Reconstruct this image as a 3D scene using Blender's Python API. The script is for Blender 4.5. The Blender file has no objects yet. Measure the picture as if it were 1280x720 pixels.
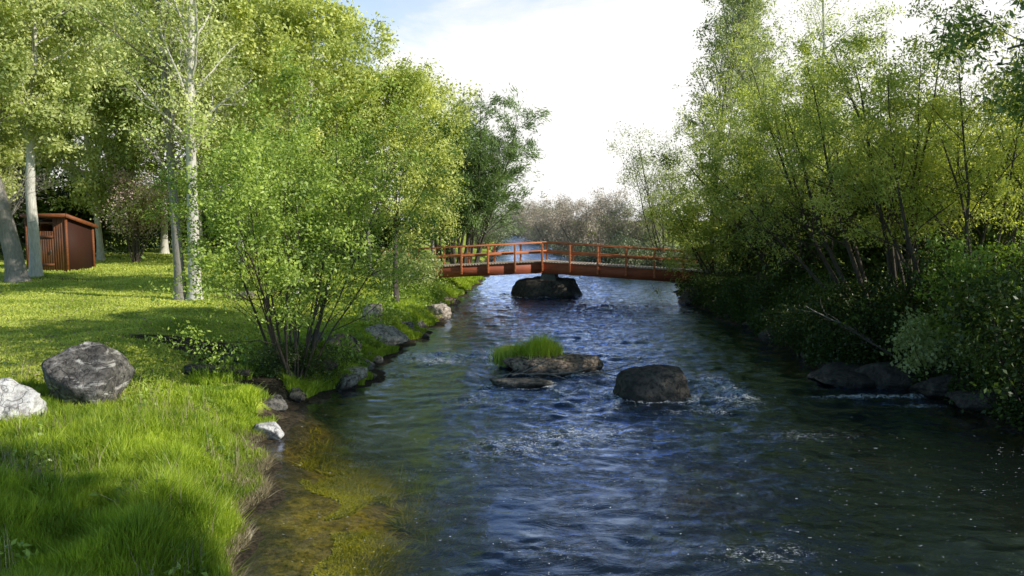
import bpy, bmesh, math, random
import numpy as np
from mathutils import Vector, Matrix, Euler
R = math.radians
SC = bpy.context.scene
COL = SC.collection

# ------------------------------------------------------------------ camera and photo geometry
H = 4.0; F = 985.0; PITCH = math.atan(85 / F)
def ray(px, py):
    x, u, d = (px - 640) / F, (360 - py) / F, 1.0
    c, s = math.cos(PITCH), math.sin(PITCH)
    return Vector((x, d * c + u * s, u * c - d * s))
def at(px, py, z=0.0):
    r = ray(px, py); t = (z - H) / r.z
    return Vector((r.x * t, r.y * t, z))
def atY(px, py, Y):
    r = ray(px, py); t = Y / r.y
    return Vector((r.x * t, Y, H + r.z * t))

cam = bpy.data.cameras.new("camera"); camo = bpy.data.objects.new("camera", cam); COL.objects.link(camo)
camo.location = (0, 0, H); camo.rotation_euler = (R(90) - PITCH, 0, 0)
cam.sensor_width = 36; cam.lens = 36 * F / 1280; cam.clip_start = .1; cam.clip_end = 6000
SC.camera = camo
SC.view_settings.view_transform = 'Standard'; SC.view_settings.look = 'None'; SC.view_settings.exposure = 0
cy = SC.cycles
cy.use_denoising = True
cy.max_bounces = 7; cy.diffuse_bounces = 3; cy.glossy_bounces = 3; cy.transmission_bounces = 4; cy.transparent_max_bounces = 8
cy.sample_clamp_indirect = 4; cy.caustics_reflective = False; cy.caustics_refractive = False

# ------------------------------------------------------------------ noise
_rs = np.random.RandomState(7)
_perm = np.tile(_rs.permutation(256), 3)
_grad = _rs.normal(size=(256, 3)); _grad /= np.linalg.norm(_grad, axis=1)[:, None]
def perlin(P):
    P = np.asarray(P, float); I = np.floor(P).astype(int); f = P - I; u = f * f * f * (f * (f * 6 - 15) + 10)
    I &= 255; out = 0
    for dx in (0, 1):
        for dy in (0, 1):
            for dz in (0, 1):
                h = _perm[_perm[_perm[(I[:, 0] + dx) & 255] + ((I[:, 1] + dy) & 255)] + ((I[:, 2] + dz) & 255)]
                g = _grad[h]
                d = g[:, 0] * (f[:, 0] - dx) + g[:, 1] * (f[:, 1] - dy) + g[:, 2] * (f[:, 2] - dz)
                w = (u[:, 0] if dx else 1 - u[:, 0]) * (u[:, 1] if dy else 1 - u[:, 1]) * (u[:, 2] if dz else 1 - u[:, 2])
                out = out + w * d
    return out
def fbm(P, o=4, g=.5):
    a, s, r = 1, 1, 0
    for i in range(o):
        r = r + a * perlin(P * s + i * 17.3); a *= g; s *= 2.03
    return r
def n2(x, y, s, o=3, z=0.): 
    return fbm(np.stack([np.ravel(x) * s, np.ravel(y) * s, np.full(np.size(x), z + .37)], 1), o).reshape(np.shape(x))
def sst(a, b, x):
    t = np.clip((x - a) / (b - a), 0, 1); return t * t * (3 - 2 * t)

# ------------------------------------------------------------------ mesh helpers
def mesh_np(name, V, faces=None, quads=None, tris=None, smooth=False, attrs=None, mat=None):
    me = bpy.data.meshes.new(name)
    V = np.asarray(V, np.float32)
    me.vertices.add(len(V)); me.vertices.foreach_set("co", V.ravel())
    idx = []; starts = []; n = 0; s0 = 0
    if quads is not None and len(quads):
        q = np.asarray(quads, np.int32); idx.append(q.ravel()); starts.append(s0 + np.arange(len(q)) * 4); s0 += len(q) * 4; n += len(q)
    if tris is not None and len(tris):
        t = np.asarray(tris, np.int32); idx.append(t.ravel()); starts.append(s0 + np.arange(len(t)) * 3); s0 += len(t) * 3; n += len(t)
    idx = np.concatenate(idx); starts = np.concatenate(starts)
    me.loops.add(len(idx)); me.loops.foreach_set("vertex_index", idx)
    me.polygons.add(n); me.polygons.foreach_set("loop_start", starts.astype(np.int32))
    if smooth: me.polygons.foreach_set("use_smooth", np.ones(n, bool))
    for k, a in (attrs or {}).items():
        at_ = me.attributes.new(k, 'FLOAT', 'POINT'); at_.data.foreach_set("value", np.asarray(a, np.float32).ravel())
    me.update(calc_edges=True)
    if mat: me.materials.append(mat)
    return me
def link(name, me, parent=None, loc=None, rot=None):
    o = bpy.data.objects.new(name, me); COL.objects.link(o)
    if parent: o.parent = parent
    if loc is not None: o.location = loc
    if rot is not None: o.rotation_euler = rot
    return o
def tag(o, label=None, cat=None, group=None, kind=None):
    if label: o["label"] = label
    if cat: o["category"] = cat
    if group: o["group"] = group
    if kind: o["kind"] = kind
    return o
def empty(name, loc, label, cat, group=None, rz=0):
    o = bpy.data.objects.new(name, None); COL.objects.link(o); o.location = loc; o.rotation_euler = (0, 0, rz)
    o.empty_display_size = .2
    return tag(o, label, cat, group)
def dup(root, loc, rz, label, sc=1.0, name=None):
    r = root.copy(); COL.objects.link(r); r.location = loc; r.rotation_euler = (0, 0, rz); r.scale = (sc, sc, sc)
    r["label"] = label
    if name: r.name = name
    for ch in list(root.children):
        c = ch.copy(); COL.objects.link(c); c.parent = r
    return r
class MB:
    def __init__(s): s.V = []; s.Q = []; s.n = 0
    def box(s, c, d, rot=None):
        c = np.array(c); d = np.array(d) / 2
        v = np.array([[x, y, z] for z in (-1, 1) for y in (-1, 1) for x in (-1, 1)]) * d
        if rot is not None: v = v @ np.array(rot).T
        s.V.append(v + c)
        s.Q += [[a + s.n for a in q] for q in ((0, 2, 3, 1), (4, 5, 7, 6), (0, 1, 5, 4), (2, 6, 7, 3), (0, 4, 6, 2), (1, 3, 7, 5))]
        s.n += 8; return s
    def hexa(s, pts):
        s.V.append(np.array(pts, float))
        s.Q += [[a + s.n for a in q] for q in ((0, 2, 3, 1), (4, 5, 7, 6), (0, 1, 5, 4), (2, 6, 7, 3), (0, 4, 6, 2), (1, 3, 7, 5))]
        s.n += 8; return s
    def bar(s, a, b, w, h):      # bar between two points, vertical sides
        a, b = Vector(a), Vector(b); t = (b - a).normalized(); u = t.cross(Vector((0, 0, 1)))
        if u.length < 1e-3: u = Vector((1, 0, 0))
        u.normalize(); v = u.cross(t)
        pts = [p + u * (sx * w / 2) + v * (sz * h / 2) for sz in (-1, 1) for p in (a, b) for sx in (-1, 1)]
        return s.hexa([list(p) for p in pts])
    def build(s, name, mat, parent=None, bevel=0):
        o = link(name, mesh_np(name, np.concatenate(s.V), quads=s.Q, mat=mat), parent)
        if bevel:
            m = o.modifiers.new("bevel", 'BEVEL'); m.width = bevel; m.segments = 2; m.limit_method = 'ANGLE'
        return o

# ------------------------------------------------------------------ materials
def newmat(name):
    m = bpy.data.materials.new(name); m.use_nodes = True; nt = m.node_tree; nt.nodes.clear()
    out = nt.nodes.new("ShaderNodeOutputMaterial"); return m, nt, out
class NG:
    def __init__(s, nt): s.nt = nt
    def n(s, t, **k):
        nd = s.nt.nodes.new(t)
        for a, b in k.items():
            if a.startswith("i_"): 
                key = a[2:]; key = int(key) if key.isdigit() else key.replace("_", " ")
                nd.inputs[key].default_value = b
            else: setattr(nd, a, b)
        return nd
    def l(s, a, b): s.nt.links.new(a, b)
    def attr(s, name): 
        return s.n("ShaderNodeAttribute", attribute_name=name).outputs["Fac"]
    def noise(s, scale, detail=4, rough=.55, vec=None, dist=0.):
        nd = s.n("ShaderNodeTexNoise"); nd.inputs["Scale"].default_value = scale; nd.inputs["Detail"].default_value = detail
        nd.inputs["Roughness"].default_value = rough; nd.inputs["Distortion"].default_value = dist
        if vec is not None: s.l(vec, nd.inputs["Vector"])
        return nd.outputs["Fac"]
    def ramp(s, fac, stops, interp='LINEAR'):
        nd = s.n("ShaderNodeValToRGB"); cr = nd.color_ramp; cr.interpolation = interp
        while len(cr.elements) < len(stops): cr.elements.new(.5)
        for e, (p, c) in zip(cr.elements, stops):
            e.position = p; e.color = (c, c, c, 1) if isinstance(c, (int, float)) else tuple(c) + (1,)
        s.l(fac, nd.inputs["Fac"]); return nd.outputs["Color"]
    def mix(s, fac, a, b, mode='MIX'):
        nd = s.n("ShaderNodeMix", data_type='RGBA', blend_type=mode)
        for v, i in ((fac, 0), (a, 6), (b, 7)):
            if hasattr(v, "links"): s.l(v, nd.inputs[i])
            elif i == 0: nd.inputs[0].default_value = v
            else: nd.inputs[i].default_value = tuple(v) + (1,)
        return nd.outputs[2]
    def math(s, op, a, b=None, clamp=False):
        nd = s.n("ShaderNodeMath", operation=op, use_clamp=clamp)
        for v, i in ((a, 0), (b, 1)):
            if v is None: continue
            if hasattr(v, "links"): s.l(v, nd.inputs[i])
            else: nd.inputs[i].default_value = v
        return nd.outputs[0]
    def bump(s, h, strength=.5, dist=.02, normal=None):
        nd = s.n("ShaderNodeBump"); nd.inputs["Strength"].default_value = strength; nd.inputs["Distance"].default_value = dist
        s.l(h, nd.inputs["Height"])
        if normal is not None: s.l(normal, nd.inputs["Normal"])
        return nd.outputs[0]
    def geo(s): return s.n("ShaderNodeNewGeometry").outputs["Position"]
    def mapv(s, vec, scale):
        nd = s.n("ShaderNodeMapping"); nd.inputs["Scale"].default_value = scale; s.l(vec, nd.inputs["Vector"]); return nd.outputs[0]
    def obj(s): return s.n("ShaderNodeTexCoord").outputs["Object"]
    def pbsdf(s, col, rough=.8, nrm=None, spec=.3):
        nd = s.n("ShaderNodeBsdfPrincipled")
        if hasattr(col, "links"): s.l(col, nd.inputs["Base Color"])
        else: nd.inputs["Base Color"].default_value = tuple(col) + (1,)
        if hasattr(rough, "links"): s.l(rough, nd.inputs["Roughness"])
        else: nd.inputs["Roughness"].default_value = rough
        nd.inputs["Specular IOR Level"].default_value = spec
        if nrm is not None: s.l(nrm, nd.inputs["Normal"])
        return nd.outputs[0]
    def smix(s, fac, a, b):
        nd = s.n("ShaderNodeMixShader")
        if hasattr(fac, "links"): s.l(fac, nd.inputs[0])
        else: nd.inputs[0].default_value = fac
        s.l(a, nd.inputs[1]); s.l(b, nd.inputs[2]); return nd.outputs[0]

def leaf_mat(name, dark, light, trans=.36, tcol=None, clump=.6, rough=.45):
    m, nt, out = newmat(name); g = NG(nt)
    rnd = g.attr("rnd"); nz = g.noise(clump, 3, vec=g.geo())
    f = g.math('ADD', g.math('MULTIPLY', rnd, .45), g.math('MULTIPLY', g.math('SUBTRACT', nz, .34), 1.7), True)
    c = g.ramp(f, [(0, dark), (1, light)])
    b = g.pbsdf(c, rough, spec=.5)
    t = g.n("ShaderNodeBsdfTranslucent")
    tc = g.mix(1.0, c, tcol or (1.25, 1.25, .55), 'MULTIPLY'); g.l(tc, t.inputs[0])
    g.l(g.smix(trans, b, t.outputs[0]), out.inputs[0]); return m
def bark_mat(name, c1, c2, scale=(6, 6, 1.5), dark=(.02, .018, .015), dk=.62):
    m, nt, out = newmat(name); g = NG(nt); o = g.obj()
    a = g.noise(3, 5, .6, g.mapv(o, scale)); b = g.noise(2.2, 6, .7, g.mapv(o, (2, 2, 5)))
    c = g.mix(g.ramp(a, [(.3, 0), (.7, 1)]), c1, c2)
    c = g.mix(g.ramp(b, [(dk, 0), (dk + .08, 1)]), c, dark)
    g.l(g.pbsdf(c, .85, g.bump(a, .6, .03)), out.inputs[0]); return m
def rock_mat(name, c1, c2, wet=True, pale=None, dk=(.03, .028, .025)):
    m, nt, out = newmat(name); g = NG(nt); p = g.geo()
    a = g.noise(1.7, 6, .65, p); b = g.noise(9, 6, .7, p); s = g.noise(2.3, 4, .6, g.mapv(p, (1, 1, 4)), .6)
    c = g.mix(g.ramp(a, [(.35, 0), (.65, 1)]), c1, c2)
    c = g.mix(g.ramp(b, [(.38, 1), (.55, 0)]), c, dk)
    if pale: c = g.mix(g.ramp(s, [(.54, 0), (.68, 1)]), c, pale)
    rg = .85
    if wet:
        z = g.n("ShaderNodeSeparateXYZ"); g.l(p, z.inputs[0])
        w = g.math('ADD', z.outputs[2], g.math('MULTIPLY', g.math('SUBTRACT', a, .5), .3))
        wf = g.ramp(w, [(.05, 1), (.22, 0)])
        c = g.mix(g.math('MULTIPLY', wf, .85), c, (.012, .011, .008)); 
        rg = g.ramp(w, [(.05, .3), (.22, .85)])
    vo = g.n("ShaderNodeTexVoronoi", feature='DISTANCE_TO_EDGE'); vo.inputs["Scale"].default_value = 2.6
    wp = g.n("ShaderNodeTexNoise"); wp.inputs["Scale"].default_value = 2.2; g.l(p, wp.inputs["Vector"]); vm = g.n("ShaderNodeVectorMath", operation='MULTIPLY_ADD'); g.l(wp.outputs["Color"], vm.inputs[0]); vm.inputs[1].default_value = (.9, .9, 1.6); g.l(p, vm.inputs[2]); g.l(vm.outputs[0], vo.inputs["Vector"])
    cr = g.ramp(vo.outputs["Distance"], [(0, 0), (.035, 1)]); c = g.mix(g.math('MULTIPLY', g.math('SUBTRACT', 1.0, cr), .55), c, (.015, .013, .012))
    nr = g.bump(cr, .5, .03, g.bump(b, .9, .035, g.bump(a, .8, .12)))
    g.l(g.pbsdf(c, rg, nr), out.inputs[0]); return m

M = {}
M['leaf_bush'] = leaf_mat('leaf_bush', (.08, .17, .02), (.62, .74, .15))
M['leaf_yellow'] = leaf_mat('leaf_yellow', (.20, .29, .04), (.84, .85, .27))
M['leaf_aspen'] = leaf_mat('leaf_aspen', (.24, .33, .07), (.82, .85, .36))
M['leaf_back'] = leaf_mat('leaf_back', (.19, .27, .06), (.80, .82, .36), clump=.3)
M['leaf_willow'] = leaf_mat('leaf_willow', (.05, .11, .03), (.36, .48, .18), trans=.35)
M['leaf_poplar'] = leaf_mat('leaf_poplar', (.11, .16, .08), (.62, .66, .38), trans=.55)
M['leaf_right'] = leaf_mat('leaf_right', (.13, .20, .035), (.78, .83, .34), clump=.5, trans=.62)
M['leaf_gold'] = leaf_mat('leaf_gold', (.20, .27, .04), (.86, .85, .32), clump=.7, trans=.62)
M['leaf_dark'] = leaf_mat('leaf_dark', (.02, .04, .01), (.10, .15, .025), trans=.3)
M['leaf_near'] = leaf_mat('leaf_near', (.07, .15, .02), (.45, .58, .10))
M['leaf_pale'] = leaf_mat('leaf_pale', (.22, .30, .10), (.6, .66, .32))
M['leaf_grey'] = leaf_mat('leaf_grey', (.33, .28, .22), (.66, .57, .46), trans=.25, tcol=(1, 1, .9))
M['leaf_far_haze'] = leaf_mat('leaf_far_haze', (.18, .21, .12), (.42, .46, .27), trans=.3, tcol=(1, 1, .8))  # paler, greyer green: distance haze put into the leaf colour
M['blossom'] = leaf_mat('blossom', (.45, .26, .24), (.75, .6, .55), trans=.3, tcol=(1, 1, 1))
M['grass_long'] = leaf_mat('grass_long', (.10, .20, .015), (.64, .74, .09), trans=.5, clump=1.2, tcol=(1.3, 1.3, .4))
M['grass_lawn'] = leaf_mat('grass_lawn', (.22, .32, .03), (.82, .84, .20), trans=.4, clump=.5)
M['grass_bank'] = leaf_mat('grass_bank', (.13, .25, .02), (.60, .70, .07), trans=.4, clump=.8)
M['weed'] = leaf_mat('weed', (.18, .20, .02), (.55, .54, .04), trans=.2, clump=1)
M['twig_dry'] = leaf_mat('twig_dry', (.2, .16, .09), (.45, .38, .22), trans=.2, tcol=(1, 1, .8))
M['bark_white'] = bark_mat('bark_white', (.45, .42, .36), (.70, .67, .60), dark=(.22, .20, .17), dk=.62)
M['bark_dark'] = bark_mat('bark_dark', (.05, .042, .035), (.12, .10, .08))
M['bark_grey'] = bark_mat('bark_grey', (.18, .16, .135), (.34, .31, .27))
M['bark_stem'] = bark_mat('bark_stem', (.045, .035, .028), (.10, .08, .06))
M['rock_grey'] = rock_mat('rock_grey', (.16, .145, .125), (.33, .30, .26))
M['rock_dark'] = rock_mat('rock_dark', (.04, .035, .03), (.13, .112, .09))
M['rock_tan'] = rock_mat('rock_tan', (.22, .16, .11), (.48, .37, .27))
M['rock_veined'] = rock_mat('rock_veined', (.07, .063, .058), (.22, .20, .18), False, (.55, .52, .48))
M['rock_pale'] = rock_mat('rock_pale', (.40, .34, .27), (.62, .54, .45), dk=(.16, .13, .10))
M['rock_white'] = rock_mat('rock_white', (.5, .48, .46), (.72, .70, .68), False, dk=(.3, .28, .27))

# ------------------------------------------------------------------ terrain
EL = np.array([(-60, -2.5), (0, -2.6), (5, -3.0), (8.9, -3.4), (10.8, -3.7), (13.4, -4.55), (15, -4.6), (16.2, -4.9), (17.2, -4.6), (19.5, -3.6), (21, -3.9), (23.2, -3.8), (27, -3.3), (31.5, -3.1), (40, -3.0), (53, -2.2), (80, -2.2), (120, -2.2), (160, -2.6), (200, -7), (240, -20), (300, -55), (400, -120)])
ER = np.array([(-60, 12.5), (5, 11.4), (12, 10.7), (14.9, 10.0), (18.3, 9.6), (20.5, 8.5), (27, 8.9), (34, 9.0), (40, 8.8), (50, 11), (70, 12), (100, 11), (140, 8.6), (180, 5), (210, 0), (240, -10), (300, -44), (400, -108)])
def xl(y): return np.interp(y, EL[:, 0], EL[:, 1]) + .22 * np.sin(np.asarray(y) * 1.7) * .6 + .12 * np.sin(np.asarray(y) * 4.1)
def xr(y): return np.interp(y, ER[:, 0], ER[:, 1]) + .25 * np.sin(np.asarray(y) * 1.1 + 1) * .7 + .1 * np.sin(np.asarray(y) * 3.7)
def bank_s(x, y):           # >0 on land
    return np.maximum(xl(y) - x, x - xr(y))
def gz(x, y):
    x = np.asarray(x, float); y = np.asarray(y, float)
    s = bank_s(x, y); left = (xl(y) - x) > 0
    far = np.clip(np.abs(x) / 40, 0, 1)
    land = np.where(left, .06 + .42 * sst(0, .9, s) + .62 * sst(.8, 7, s) + .25 * sst(8, 30, s),
                    .10 + .55 * sst(0, .9, s) + .5 * sst(1, 5, s))
    land = land + .10 * n2(x, y, .35) * sst(0, 2, s) + .03 * n2(x, y, 1.9) * sst(0, .6, s) * (y < 80)
    dep = .06 - 1.05 * sst(0, 2.6, -s) - .1 * n2(x, y, .8)
    # shallow weedy shelf off the near left bank
    sh = np.exp(-(((x + 2.3) / 1.7) ** 2 + ((y - 10.2) / 3.6) ** 2))
    dep = np.where(s < 0, dep * (1 - .8 * sh), dep)
    # pebbly riffle bar
    bar = np.exp(-(((y - 19.5 - .1 * x) / 1.1) ** 2)) * sst(-5, -3, x) * sst(1.5, -1, x)
    dep = dep * (1 - .75 * bar)
    bar2 = np.exp(-(((x - 6.7) / 1.3) ** 2 + ((y - 14.2) / 1.0) ** 2)) + np.exp(-(((x - 2.9) / 1.) ** 2 + ((y - 10.6) / .9) ** 2)) + np.exp(-(((x - 2.8) / 1.) ** 2 + ((y - 12.7) / 1.) ** 2)) + np.exp(-(((x + 1.6) / 1.5) ** 2 + ((y - 29) / 3) ** 2))
    dep = dep * (1 - .6 * np.clip(bar2, 0, 1))
    return np.where(s > 0, land, dep)
def gz1(x, y): return float(gz(np.array([x]), np.array([y]))[0])

def gridlines(a, b, st, grow, lo, hi):
    L = list(np.arange(a, b, st)); x, s = b, st
    while x < hi: L.append(x); s *= grow; x += s
    L.append(hi); x, s = a, st
    pre = []
    while True:
        s *= grow; x -= s
        if x < lo: break
        pre.append(x)
    return np.array([lo] + pre[::-1] + L)
gx = gridlines(-14, 14, .16, 1.06, -2500, 2500); gy = gridlines(4, 34, .16, 1.035, -60, 4000)
X, Y = np.meshgrid(gx, gy); Z = gz(X, Y)
nx, ny = len(gx), len(gy)
ii = np.arange((ny - 1) * (nx - 1)); r_, c_ = ii // (nx - 1), ii % (nx - 1); b0 = r_ * nx + c_
Qd = np.stack([b0, b0 + 1, b0 + nx + 1, b0 + nx], 1)
S = bank_s(X, Y)
dirt = np.exp(-(((X + 5.6) / 2.0) ** 2 + ((Y - 18.2) / 1.9) ** 2)) * 1.3 + np.exp(-(((X + 8.3) / 1.6) ** 2 + ((Y - 19.8) / .8) ** 2)) * 1.1
for (px, py, a, b) in ((30, 352, 3.5, 1.6), (300, 372, 1.2, 1.2), (150, 330, 2.2, 1.0)):
    q = at(px, py, 1.1); dirt = dirt + np.exp(-(((X - q.x) / a) ** 2 + ((Y - q.y) / b) ** 2))
dirt = np.maximum(dirt, sst(.75, .1, S) * .9); dirt = np.maximum(dirt, ((X - xr(Y)) > 0) * .85 * sst(7, 3, X - xr(Y)))
ALG = np.exp(-(((X + 2.6) / .95) ** 2 + ((Y - 10.7 + .4 * (X + 2.6)) / 1.7) ** 2))
for (px, py, a, b, k) in ((930, 640, .5, .9, .35), (1095, 552, .9, .8, .5), (880, 665, .5, .5, .35), (860, 585, .8, .8, .35), (590, 410, 1.3, 1.5, .8), (620, 360, 1.2, 5, .7)):
    q = at(px, py); ALG = ALG + k * np.exp(-(((X - q.x) / a) ** 2 + ((Y - q.y) / b) ** 2))
me = mesh_np('ground', np.stack([X.ravel(), Y.ravel(), Z.ravel()], 1), quads=Qd, smooth=True, attrs={'dirt': np.clip(dirt, 0, 1), 's': S, 'algae': np.clip(ALG + .5 * n2(X, Y, 1.6) * (ALG > .15), 0, 1)})
m, nt, out = newmat('ground_cover'); g = NG(nt); p = g.geo()
n1 = g.noise(.45, 5, .6, p); n3 = g.noise(14, 5, .7, p); n4 = g.noise(2.5, 5, .65, p)
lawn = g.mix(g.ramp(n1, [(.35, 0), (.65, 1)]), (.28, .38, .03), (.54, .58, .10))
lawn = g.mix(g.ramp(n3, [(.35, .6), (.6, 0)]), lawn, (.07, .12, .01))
dc = g.mix(g.ramp(n4, [(.4, 0), (.6, 1)]), (.045, .033, .02), (.13, .10, .065))
dc = g.mix(g.ramp(n3, [(.4, 1), (.55, 0)]), dc, (.02, .015, .01))
df = g.ramp(g.math('ADD', g.attr('dirt'), g.math('MULTIPLY', g.math('SUBTRACT', n4, .5), .9)), [(.4, 0), (.6, 1)])
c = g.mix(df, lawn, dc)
bed = g.mix(g.ramp(n4, [(.42, 0), (.62, 1)]), (.07, .052, .018), (.30, .24, .06))
bed = g.mix(g.ramp(n3, [(.4, 1), (.55, 0)]), bed, (.025, .02, .01))
vb = g.n("ShaderNodeTexVoronoi"); vb.inputs["Scale"].default_value = 7; g.l(p, vb.inputs["Vector"]); sc_ = g.n("ShaderNodeSeparateColor"); g.l(vb.outputs["Color"], sc_.inputs[0])
alc = g.mix(g.ramp(n3, [(.35, 0), (.6, 1)]), (.10, .075, .015), (.36, .30, .05)); alc = g.mix(g.ramp(sc_.outputs[0], [(.6, 0), (.9, .6)]), alc, (.16, .12, .07))
bed = g.mix(g.ramp(sc_.outputs[1], [(.5, 0), (.9, .7)]), bed, (.20, .17, .12))
bed = g.mix(g.math('MULTIPLY', g.math('MULTIPLY', g.attr('algae'), .95), g.ramp(n4, [(.35, .25), (.6, 1)])), bed, alc); sf = g.math('MULTIPLY', g.attr('s'), 5.0); edgec = g.mix(g.ramp(n3, [(.4, 1), (.6, 0)]), (.07, .055, .035), (.02, .016, .01)); bed = g.mix(g.ramp(g.math('ADD', g.math('MULTIPLY', g.attr('s'), -1.0), g.math('MULTIPLY', g.math('SUBTRACT', n4, .5), .8)), [(.35, 0), (.9, 1)]), edgec, bed)
c = g.mix(g.ramp(g.math('ADD', sf, .5), [(0, 1), (1, 0)]), c, bed)
g.l(g.pbsdf(c, .9, g.bump(n3, .7, .05), .15), out.inputs[0])
me.materials.append(m)
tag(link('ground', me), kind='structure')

# ------------------------------------------------------------------ water
ys = [-40, -30, -22, -16, -11, -7, -4, -1, 1, 2.5, 4]; y = 4.6
while y < 60: ys.append(y); y += .05 * max(y, 7) / 9
while y < 380: ys.append(y); y += .35 * y / 60
ys = np.array(ys); NU = 300
u = np.linspace(0, 1, NU)
WY = np.repeat(ys[:, None], NU, 1); WX = (xl(ys) - 1.2)[:, None] * (1 - u) + (xr(ys) + 1.2)[:, None] * u
amp = .010 + .0 * WX
ROCKS_IN = []   # riffle centres: x, y, rx, ry, strength
def spot(px, py, rx, ry, st): q = at(px, py); ROCKS_IN.append((q.x, q.y, rx, ry, st))
spot(535, 447, 1.5, 1.3, .95); spot(905, 488, .6, 2.0, 1.0); spot(1090, 496, 1.5, .22, 1.25); spot(1150, 508, .8, .2, .7)
spot(760, 385, 2.4, 1.2, .45); spot(830, 398, 2.0, 1.5, .5); spot(720, 470, .5, .5, .7); spot(640, 560, 1.6, 1.0, .42)
spot(600, 500, 1.8, 1.2, .32); spot(690, 690, .8, .4, .3); spot(945, 695, .9, .45, .45); spot(860, 515, .8, .25, .6)
spot(500, 470, 1.5, .25, .6); spot(660, 300, 4, 30, .5); spot(690, 350, 2.4, 3.0, .25); spot(1010, 545, 1.2, .5, .35); spot(740, 540, 1.2, .8, .4)
foam = np.zeros_like(WX)
for (x0, y0, rx, ry, st) in ROCKS_IN:
    foam = foam + st * np.exp(-(((WX - x0) / rx) ** 2 + ((WY - y0) / ry) ** 2))
def ring(px, py, dy, a, b, st):
    global foam
    q = at(px, py); rr = np.sqrt(((WX - q.x) / a) ** 2 + ((WY - q.y - dy) / b) ** 2)
    foam = foam + st * np.exp(-((rr - 1) / .13) ** 2)
    for sg in (-1, 1):      # wake lines trailing downstream
        d_ = q.y + dy - WY; foam = foam + st * .8 * np.exp(-((WX - q.x - sg * (a * .8 + .22 * d_)) / .10) ** 2) * sst(0, .3, d_) * sst(2.6, .6, d_)
ring(820, 500, .45, .95, .75, .9); ring(690, 467, .5, 1.4, .8, .7); ring(648, 484, .25, .85, .5, .7); ring(677, 371, .9, 2.0, 1.5, .8); ring(545, 401, .2, .6, .5, .6)
foam = np.clip(foam, 0, 1.4)
wx = WX + .5 * n2(WX, WY, .35, 2, 3.); wy = WY + .5 * n2(WX, WY, .35, 2, 9.)
chop = n2(wx * 1.0, wy * 1.7, 1.3, 4, 5.); ripple = n2(wx, wy * 1.3, 4.2, 2, 1.)
flow = n2(wx * 1.3, wy * .30, 1., 3, 7.)
mid = np.exp(-((WX - (xl(WY) + xr(WY)) / 2) / 3.2) ** 2)
calm = sst(13.5, 16.5, WY + .15 * WX) * .65 + .35
WZ = (chop * (.035 + .05 * mid) + ripple * .012 + flow * .035) * (calm + .3 * mid) + np.minimum(foam, 1) * .20 * np.abs(n2(wx, wy, 2.6, 4, 2.)) 
edge = sst(0, .5, -bank_s(WX, WY)); WZ = WZ * (.3 + .7 * edge) * sst(250, 60, WY)
depth = np.clip(WZ - gz(WX, WY), 0, 2)
V = np.stack([WX.ravel(), WY.ravel(), WZ.ravel()], 1); nyw = len(ys)
ii = np.arange((nyw - 1) * (NU - 1)); r_, c_ = ii // (NU - 1), ii % (NU - 1); b0 = r_ * NU + c_
rgh = np.clip(.25 + .75 * mid * sst(8, 14, WY) + foam * .5 - .15 * sst(0, 6, WX - 1) * sst(17, 13, WY), .12, 1)
me = mesh_np('river_water', V, quads=np.stack([b0, b0 + 1, b0 + NU + 1, b0 + NU], 1), smooth=True, attrs={'foam': foam, 'depth': depth, 'rough': rgh})
m, nt, out = newmat('river_water'); g = NG(nt); p = g.geo()
pw = g.mapv(p, (1, 1.6, 1))
w1 = g.noise(1.7, 6, .62, pw, 1.6); w2 = g.noise(9, 4, .6, pw, .6)
w0 = g.noise(.8, 4, .65, g.mapv(p, (1.2, .7, 1)), 2.0); ra = g.math('MULTIPLY', g.attr('rough'), g.ramp(w0, [(.38, .25), (.62, 1.5)])); bn1 = g.n("ShaderNodeBump"); bn1.inputs["Distance"].default_value = .13; g.l(w1, bn1.inputs["Height"]); g.l(g.math('MULTIPLY', ra, .8), bn1.inputs["Strength"])
bn2 = g.n("ShaderNodeBump"); bn2.inputs["Distance"].default_value = .03; g.l(w2, bn2.inputs["Height"]); g.l(g.math('MULTIPLY', ra, .6), bn2.inputs["Strength"]); g.l(bn1.outputs[0], bn2.inputs["Normal"]); nr = bn2.outputs[0]
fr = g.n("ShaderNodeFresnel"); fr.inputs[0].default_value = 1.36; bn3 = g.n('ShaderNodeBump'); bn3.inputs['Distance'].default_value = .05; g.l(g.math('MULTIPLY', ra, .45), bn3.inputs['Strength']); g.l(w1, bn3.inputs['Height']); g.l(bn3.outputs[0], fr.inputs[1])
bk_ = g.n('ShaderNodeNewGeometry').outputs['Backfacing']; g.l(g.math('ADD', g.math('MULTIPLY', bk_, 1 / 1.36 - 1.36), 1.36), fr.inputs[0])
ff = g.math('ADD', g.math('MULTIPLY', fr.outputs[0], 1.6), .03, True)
gl = g.n("ShaderNodeBsdfGlossy"); gl.inputs["Color"].default_value = (.66, .84, 1.22, 1); gl.inputs["Roughness"].default_value = .07; g.l(nr, gl.inputs["Normal"])  # blue of the reflected high sky put into the gloss tint
dp = g.attr('depth')
tr = g.n("ShaderNodeBsdfTransparent"); g.l(g.ramp(dp, [(0, (.97, .95, .88)), (.3, (.82, .74, .48)), (1.0, (.22, .22, .12))]), tr.inputs[0])
di = g.n("ShaderNodeBsdfDiffuse"); di.inputs[0].default_value = (.011, .016, .013, 1)
body = g.smix(g.ramp(dp, [(.2, 0), (1.0, .8)]), tr.outputs[0], di.outputs[0])
sh = g.smix(ff, body, gl.outputs[0])
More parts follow.
